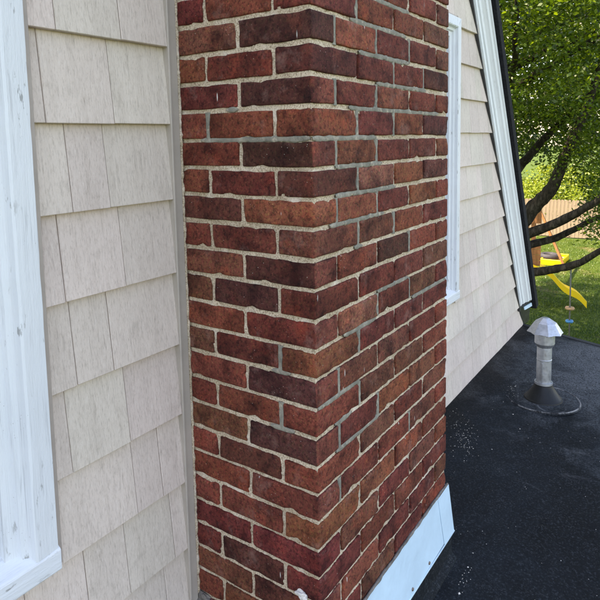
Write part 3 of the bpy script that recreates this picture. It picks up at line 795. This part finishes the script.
# faceted umbrella cap: eight panels, skirt edges pinched to scallops
m = MB(); n = 8
RR = lambda r_, z_, o_: [(r_*math.cos(2*math.pi*(i+o_)/n), r_*math.sin(2*math.pi*(i+o_)/n), z_) for i in range(n)]
top = RR(.018, .463, .5); mid = RR(.058, .437, .5); rim = RR(.095, .383, .5); val = RR(.0866, .3858, 1)
m.V = top+mid+rim+val+[(0, 0, .465)]
for i in range(n):
    j = (i+1) % n
    m.F += [(i, j, 4*n), (n+i, n+j, j, i), (2*n+i, 3*n+i, n+i), (3*n+i, n+j, n+i), (3*n+i, 2*n+j, n+j)]
cap = obj('rain_cap', m.mesh('rain_cap'), MT['galv'], vent)
md = cap.modifiers.new('s', 'SOLIDIFY'); md.thickness = .0015

# pale grit washed against the chimney foot and across the roof
def grit():
    V = []; F = []
    spots = []
    def add(x, y, r): spots.append((x, y, r))
    for i in range(60):
        p = onZ(random.gauss(458, 7), random.gauss(574, 8), RZ-.02); add(p.x, p.y, random.uniform(.0008, .0024))
    for i in range(110):
        p = onZ(random.gauss(461, 7)+.3*i/11, random.gauss(442, 11)-.5*i/11, RZ-.02); add(p.x, p.y, random.uniform(.001, .003))
    for u_, v_, r in ((463, 549, .005), (459, 592, .006), (450, 582, .005), (468, 566, .004), (473, 552, .003), (535, 596, .004), (492, 450, .004), (513, 415, .005), (520, 429, .004)):
        p = onZ(u_, v_, RZ-.02); add(p.x, p.y, r)
    for i in range(110): add(random.uniform(.9, 3.2), random.uniform(-1.6, .3), random.uniform(.001, .003))
    for i in range(50): p = onZ(random.gauss(512, 5), random.gauss(394, 5), RZ-.02); add(p.x, p.y, random.uniform(.0015, .004))
    for x, y, r in spots:
        if y > .36 or x > roof_edge_x(y)-.05 or (-.05 < x < .87 and y > -.08): continue
        z = rz(x, y)+.004; n = len(V); a = random.uniform(0, 6)
        for k in range(4): V.append((x+r*math.cos(a+k*1.57)*random.uniform(.6, 1.3), y+r*math.sin(a+k*1.57)*random.uniform(.6, 1.3), z-.004))
        V.append((x+random.uniform(-.3, .3)*r, y, z-.004+r*.6))
        F.extend([(n, n+1, n+4), (n+1, n+2, n+4), (n+2, n+3, n+4), (n+3, n, n+4)])
    return mesh_py('roof_grit', V, F)
tag(obj('roof_grit', grit(), MT['grit']), 'scattered pale grit and pebbles lying on the black flat roof', 'grit', kind='stuff')

# ------------------------------------------------------------------ trees
def leaf_cloud(name, clumps, per, size, spread, seed, flat=.75):
    g = np.random.default_rng(seed)
    C_ = np.repeat(np.asarray(clumps, float), per, axis=0); n = len(C_)
    off = g.normal(0, 1, (n, 3)); off[:, 2] *= flat; P = C_ + off*spread
    s = g.uniform(.6, 1.25, n)*size
    nrm = g.normal(0, 1, (n, 3)); nrm[:, 2] = np.abs(nrm[:, 2])+.5; nrm /= np.linalg.norm(nrm, axis=1)[:, None]
    t = g.normal(0, 1, (n, 3)); t -= nrm*(t*nrm).sum(1)[:, None]; t /= np.linalg.norm(t, axis=1)[:, None]
    bt = np.cross(nrm, t)
    s = s[:, None]
    # pointed leaf, folded along the middle: 2 quads would double the cost, so a 5-gon
    V = np.stack([P - t*s*.6, P - t*s*.1 + bt*s*.42, P + t*s*.35 + bt*s*.30 + nrm*s*.08, P + t*s*.8, P + t*s*.2 - bt*s*.40], 1)
    return fast_mesh(name, V.reshape(-1, 3), 5, n)
def ell_clumps(c, r, n, seed, shell=.35, zmin=None):
    g = np.random.default_rng(seed); out = []
    while len(out) < n:
        d = g.normal(0, 1, 3); d /= np.linalg.norm(d); q = g.uniform(shell, 1)**.6
        p = np.array(c)+d*np.array(r)*q*(1+.22*noise.noise(Vector(d*2.1)+Vector((seed, 0, 0))))
        if zmin is None or p[2] > zmin: out.append(p)
    return np.array(out)
def limb(m, pts, r0, r1, n=9, wob=.05, seed=0):
    pts = [Vector(p) for p in pts]; dense = []
    k = len(pts)
    for i in range(k-1):
        a, b_ = pts[i], pts[i+1]; pa = pts[max(0, i-1)]; pb = pts[min(k-1, i+2)]
        for s in range(6):
            t = s/6; dense.append(.5*((2*a)+(b_-pa)*t+(2*pa-5*a+4*b_-pb)*t*t+(3*a-pa-3*b_+pb)*t**3))
    dense.append(pts[-1]); q = len(dense)
    dense = [p+Vector(noise.noise_vector(Vector((seed, i*.4, 0))))*wob*min(1, i/4) for i, p in enumerate(dense)]
    m.tube(dense, [(r0+(r1-r0)*(i/(q-1))**.8)*(1+.14*noise.noise((i*.7, seed, 2))) for i in range(q)], n)
TX = 11.6; tb = onX(507, 260, TX); TB = Vector((TX, tb.y, 0))
tree = empty('shade_tree', 'broad leafy shade tree with low dark limbs reaching past the house corner', 'tree', TB)
m = MB()
def T(u_, v_, dx=0): return onX(u_, v_, TX+dx)
limb(m, [(TX, TB.y, 0), (TX+.02, TB.y, .6), (TX, TB.y+.02, 1.5), (TX-.05, TB.y+.03, 2.6), (TX-.1, TB.y+.1, 4.2), (TX-.3, TB.y+.2, 6.5), (TX-.4, TB.y+.1, 9)], .40, .07, 14, .03, 1)
J = Vector((TX, TB.y, 2.2))
limb(m, [J, T(515, 240), T(528, 234), T(565, 219, -.2), T(585, 208, -.4), T(603, 196, -.6), T(640, 172, -1)], .15, .045, 9, .02, 2)
limb(m, [J+Vector((0, 0, -.2)), T(515, 248), T(530, 245, .2), T(556, 238, .3), T(577, 228, .3), T(600, 217, .3), T(650, 200, .3)], .12, .04, 9, .02, 3)
limb(m, [J+Vector((0, 0, -.6)), T(518, 274), T(533, 272), T(556, 269, -.3), T(578, 263, -.5), T(600, 250, -.8), T(640, 228, -1.2)], .13, .045, 9, .02, 4)
limb(m, [J+Vector((0, 0, .5)), T(520, 222), T(535, 206), T(550, 190, -.1), T(562, 166, -.2), T(572, 140, -.3), T(590, 100, -.4), T(600, 60, -.5)], .20, .06, 9, .03, 5)
limb(m, [J+Vector((0, 0, .8)), T(516, 172, .3), T(528, 158, .3), T(545, 138, .4), T(565, 118, .4), T(590, 95, .5), T(640, 50, .5)], .13, .04, 8, .03, 6)
limb(m, [T(550, 190, -.1), T(558, 176, .3), T(566, 158, .5), T(572, 148, .5), T(584, 128, .6)], .08, .035, 8, .03, 7)
for k in range(9):
    a = k*.78+.3; d = Vector((math.cos(a), math.sin(a), 0)); z = 3.0+.45*k
    limb(m, [(TX-.1, TB.y+.05, z), Vector((TX, TB.y, z+.5))+d*1.2, Vector((TX, TB.y, z+1.0))+d*2.6, Vector((TX, TB.y, z+1.7))+d*3.8], .10, .025, 7, .08, 10+k)
trunk = m.build('trunk', MT['bark'], tree, smooth=True); trunk.matrix_parent_inverse = Matrix.Translation(-TB)
cc = (TX-1.0, TB.y+.7, 7.6)
cl1 = ell_clumps(cc, (5.2, 5.2, 4.2), 1700, 5, .15, 4.7)
# low foliage where the photograph shows it beside the limbs
low = []
gl = np.random.default_rng(3)
for (u_, v_, su, sv, n_) in ((588, 140, 10, 28, 26), (598, 195, 6, 16, 12), (525, 115, 8, 14, 14), (560, 112, 22, 10, 16), (602, 228, 4, 6, 4)):
    for i in range(n_): q = T(gl.normal(u_, su), gl.normal(v_, sv), gl.uniform(-.8, .8)); low.append(tuple(q))
crown = obj('crown', leaf_cloud('crown', np.vstack([cl1, np.array(low)]), 108, .056, .185, 21), MT['leaf'], tree); crown.matrix_parent_inverse = Matrix.Translation(-TB)

# trees and shrubs beyond the fence
def back_tree(x, y, h_, r, seed, label, mat, nc=420, per=60, size=.19, grp=None, name='background_tree'):
    t = empty(name, label, 'tree', (x, y, 0), grp)
    m = MB(); limb(m, [(0, 0, 0), (.05, .05, h_*.3), (-.1, .1, h_*.6), (0, 0, h_*.9)], .22, .05, 9, .06, seed)
    for k in range(6):
        a = k*1.05+seed; limb(m, [(0, 0, h_*(.25+.07*k)), (math.cos(a)*r*.5, math.sin(a)*r*.5, h_*(.38+.07*k)), (math.cos(a)*r*.85, math.sin(a)*r*.85, h_*(.5+.06*k))], .08, .02, 6, .06, seed+k)
    obj('trunk', m.mesh('trunk', True), MT['bark'], t)
    c_ = ell_clumps((0, 0, h_*.58), (r, r, h_*.45), nc, seed, .35)
    obj('crown', leaf_cloud('crown', c_, per, size, .38, seed+50), mat, t)
    return t
back_tree(31, 7.5, 15, 5.2, 31, 'tall dark green tree behind the fence, beyond the swing set tower', MT['leafd'])
back_tree(33, 2.0, 16, 5.6, 32, 'tall dark green tree standing behind the yellow-green shrub', MT['leafd'])
back_tree(30, -4.2, 15, 5.2, 33, 'tall dark green tree behind the fence, farthest from the house corner', MT['leafd'])
def shrub(x, y, r, h_, seed, label, mat, nc=110):
    t = empty('shrub', label, 'shrub', (x, y, 0))
    m = MB()
    for k in range(7):
        a = k*.9; limb(m, [(math.cos(a)*.1, math.sin(a)*.1, 0), (math.cos(a)*r*.3, math.sin(a)*r*.3, h_*.4), (math.cos(a)*r*.6, math.sin(a)*r*.6, h_*.8)], .03, .01, 5, .04, seed+k)
    obj('stem', m.mesh('stem', True), MT['bark'], t)
    obj('foliage', leaf_cloud('foliage', ell_clumps((0, 0, h_*.55), (r, r, h_*.5), nc, seed, .3), 60, .10, .2, seed+9), mat, t)
shrub(27.6, 4.6, 2.0, 2.9, 61, 'bright yellow-green shrub rising above the wooden fence', MT['leafy'], 170)
shrub(27.4, 2.0, 1.5, 2.3, 62, 'low dark green shrub behind the fence beside the yellow-green one', MT['leafd'])
shrub(27.8, 7.6, 1.7, 2.7, 63, 'yellow-green shrub behind the fence, beyond the wooden tower', MT['leafy'])

# ------------------------------------------------------------------ fence
FX = 25.4; fy0, fy1 = -7.0, 13.0; FH = 1.62
fence = empty('wooden_fence', 'pale weathered board fence along the far side of the lawn', 'fence', (FX, 3, 0))
k = 0; y = fy0; pm = []
for q in range(4):
    m = MB(); rnd_h = random.uniform(-.02, .02)
    m.V = [(0, 0, .03), (.018, 0, .03), (.018, .135, .03), (0, .135, .03), (0, 0, FH-.04+rnd_h), (.018, 0, FH-.04+rnd_h), (.018, .135, FH-.04+rnd_h), (0, .135, FH-.04+rnd_h), (0, .03, FH+rnd_h), (.018, .03, FH+rnd_h), (.018, .105, FH+rnd_h), (0, .105, FH+rnd_h)]
    m.F = [(0, 1, 2, 3), (0, 4, 5, 1), (2, 6, 7, 3), (4, 8, 9, 5), (6, 10, 11, 7), (8, 11, 10, 9), (0, 3, 7, 11, 8, 4), (1, 5, 9, 10, 6, 2)]
    pm.append(m.mesh('picket'))
while y < fy1:
    o = obj('picket', pm[k % 4], MT['fence'], fence); o.location = (random.uniform(-.004, .004), y-3, random.uniform(-.01, .01)); y += .145; k += 1
for z in (.35, .85, 1.35):
    m = MB(); m.box((.022, fy0-3, z), (.06, fy1-3, z+.09)); obj('rail', m.mesh('rail'), MT['fence'], fence)
y = fy0
while y <= fy1:
    m = MB(); m.box((.062, y-3.05, 0), (.15, y-2.95, FH+.05)); obj('post', m.mesh('post'), MT['fence'], fence); y += 2.4

# ------------------------------------------------------------------ swing set with slide
se = onZ(585, 304, .10); st = onZ(541, 269, .95)
TWX = st.x+.45; SB = Vector((TWX+.5, st.y+.6, 0))
play = empty('swing_set', 'cedar swing set tower with leaning leg and long yellow slide', 'swing set', SB)
def ppart(name, m, mat, **k):
    o = m.build(name, mat, play, **k); o.matrix_parent_inverse = Matrix.Translation(-SB); return o
a = onX(524.5, 262, TWX+.1); c = onX(533.5, 262, TWX+.1)
ya, yb = c.y, a.y+.35
for x in (TWX+.05, TWX+1.15):
    for y in (ya, yb):
        if x > TWX+.5 and y == ya: y = ya+.42
        m = MB(); m.box((x-.05, y-.05, 0), (x+.05, y+.05, 2.35)); ppart('post', m, MT['cedar'], bevel=.008)
for i in range(8):
    m = MB(); x = TWX+.02+i*.145; m.box((x, ya-.05+.055*i, .90), (x+.135, yb+.06, .94)); ppart('deck_board', m, MT['cedar'])
zp0, zp1 = onX(532, 265, TWX).z, onX(532, 243, TWX).z
for i in range(4):
    z = zp0+(zp1-zp0)*i/4; m = MB(); m.box((TWX-.025, ya-.2, z), (TWX-.002, yb+.02, z+(zp1-zp0)*.235)); ppart('side_board', m, MT['cedar'])
zq = onX(532, 223, TWX).z
for i in range(3):
    z = zq+.14*i; m = MB(); m.box((TWX-.03, ya-.2, z), (TWX-.002, yb+.1, z+.135)); ppart('header_board', m, MT['cedar'])
# swing beam and its leaning legs
l0 = onX(551, 236, 18.9); l1 = onX(564, 266, 18.9)
dl = (l1-l0).normalized(); top = l0 - dl*((l0.z-2.2)/dl.z if dl.z else 0) 
foot = l1 - dl*(l1.z/dl.z)
m = MB(); m.tube([tuple(foot), tuple(top)], .05, 4); ppart('leaning_leg', m, MT['cedar'])
m = MB(); m.tube([(foot.x+1.1, foot.y+.28, 0), tuple(top)], .05, 4); ppart('leaning_leg', m, MT['cedar'])
m = MB(); m.tube([(top.x, top.y-.1, top.z+.03), (TWX+.6, yb, 2.25)], .055, 4); ppart('swing_beam', m, MT['cedar'])
# slide: wavy trough with raised sides
def slide():
    m = MB(); A = Vector((st.x, st.y, st.z)); B = Vector((se.x, se.y, .10)); n = 18
    d = (B-A); d.z = 0; d.normalize(); sd_ = Vector((-d.y, d.x, 0))
    cs = [(-.22, .12), (-.20, .12), (-.18, .0), (.18, .0), (.20, .10), (.22, .10), (.22, -.07), (-.22, -.05)]
    for i in range(n+1):
        t = i/n; p = A.lerp(B, t); p.z = A.z+(B.z-A.z)*(t-.055*math.sin(t*2*math.pi*1.5)) + (.0 if t < .85 else .0)
        for q, z in cs: m.V.append(tuple(p+sd_*q+Vector((0, 0, z))))
    k_ = len(cs)
    for i in range(n):
        for j in range(k_): m.F.append((i*k_+j, i*k_+(j+1) % k_, (i+1)*k_+(j+1) % k_, (i+1)*k_+j))
    m.F.append(tuple(range(k_))); m.F.append(tuple(n*k_+j for j in range(k_)))
    return ppart('slide', m, MT['yellow'], bevel=.006)
slide()
m = MB(); A = Vector((st.x, st.y, st.z)); m.tube([A+Vector((0, .05, -.05)), (TWX+.1, ya+.25, .92)], .09, 4); ppart('slide_head', m, MT['yellow'])

# sandbox of yellow boards with a tyre in it
q0 = onZ(538, 262, .12); q1 = onZ(563, 262, .12)
sx = (q0.x+q1.x)/2; sy0, sy1 = q1.y, q0.y
box = empty('sandbox', 'low yellow sandbox frame on the lawn behind the slide', 'sandbox', (sx, (sy0+sy1)/2, 0))
for p0, p1 in (((-.02, -(sy1-sy0)/2, 0), (.04, (sy1-sy0)/2, .2)), ((1.2, -(sy1-sy0)/2, 0), (1.26, (sy1-sy0)/2, .2)), ((.042, -(sy1-sy0)/2, 0), (1.198, -(sy1-sy0)/2+.06, .19)), ((.042, (sy1-sy0)/2-.06, 0), (1.198, (sy1-sy0)/2, .19))):
    m = MB(); m.box(p0, p1); obj('board', m.mesh('board', bevel=.01), MT['yellow'], box)
m = MB(); m.box((.045, -(sy1-sy0)/2+.062, 0), (1.195, (sy1-sy0)/2-.062, .10)); obj('sand', m.mesh('sand'), MT['tan'], box)
tp = onX(549, 256, sx+.6)
ty = empty('tyre', 'dark rubber tyre lying in the yellow sandbox', 'tyre', (sx+.6, tp.y, .10))
m = MB(); m.lathe([(.17, .02), (.25, .0), (.31, .03), (.335, .10), (.31, .17), (.25, .20), (.17, .18), (.165, .10), (.17, .02)], 26); obj('tread', m.mesh('tread', True), MT['tyre'], ty)
m = MB(); m.lathe([(.158, .06), (.166, .05), (.166, .15), (.158, .14)], 26); obj('rim_bead', m.mesh('rim_bead', True), MT['darkmetal'], ty)

# rope swing hanging from the lowest limb
rt_ = T(571, 266, -.42); rb_ = onX(568, 344, rt_.x)
rope = empty('rope_swing', 'climbing rope with small coloured discs hanging from the lowest tree limb', 'rope swing', (rt_.x, rt_.y, rb_.z))
H_ = rt_.z-rb_.z
m = MB(); m.tube([(0, 0, 0), (.01, .0, H_*.5), (0, 0, H_)], .014, 6); obj('rope', m.mesh('rope', True), MT['rope'], rope)
for v_, r_, mat in ((308, .09, 'tan'), (321, .075, 'blue'), (342, .075, 'yellow')):
    z = onX(568, v_, rt_.x).z - rb_.z
    m = MB(); m.lathe([(.016, -.022), (r_*.9, -.022), (r_, 0), (r_*.9, .022), (.016, .022)], 18); o = obj('disc', m.mesh('disc', True), MT[mat], rope); o.location = (0, 0, z)
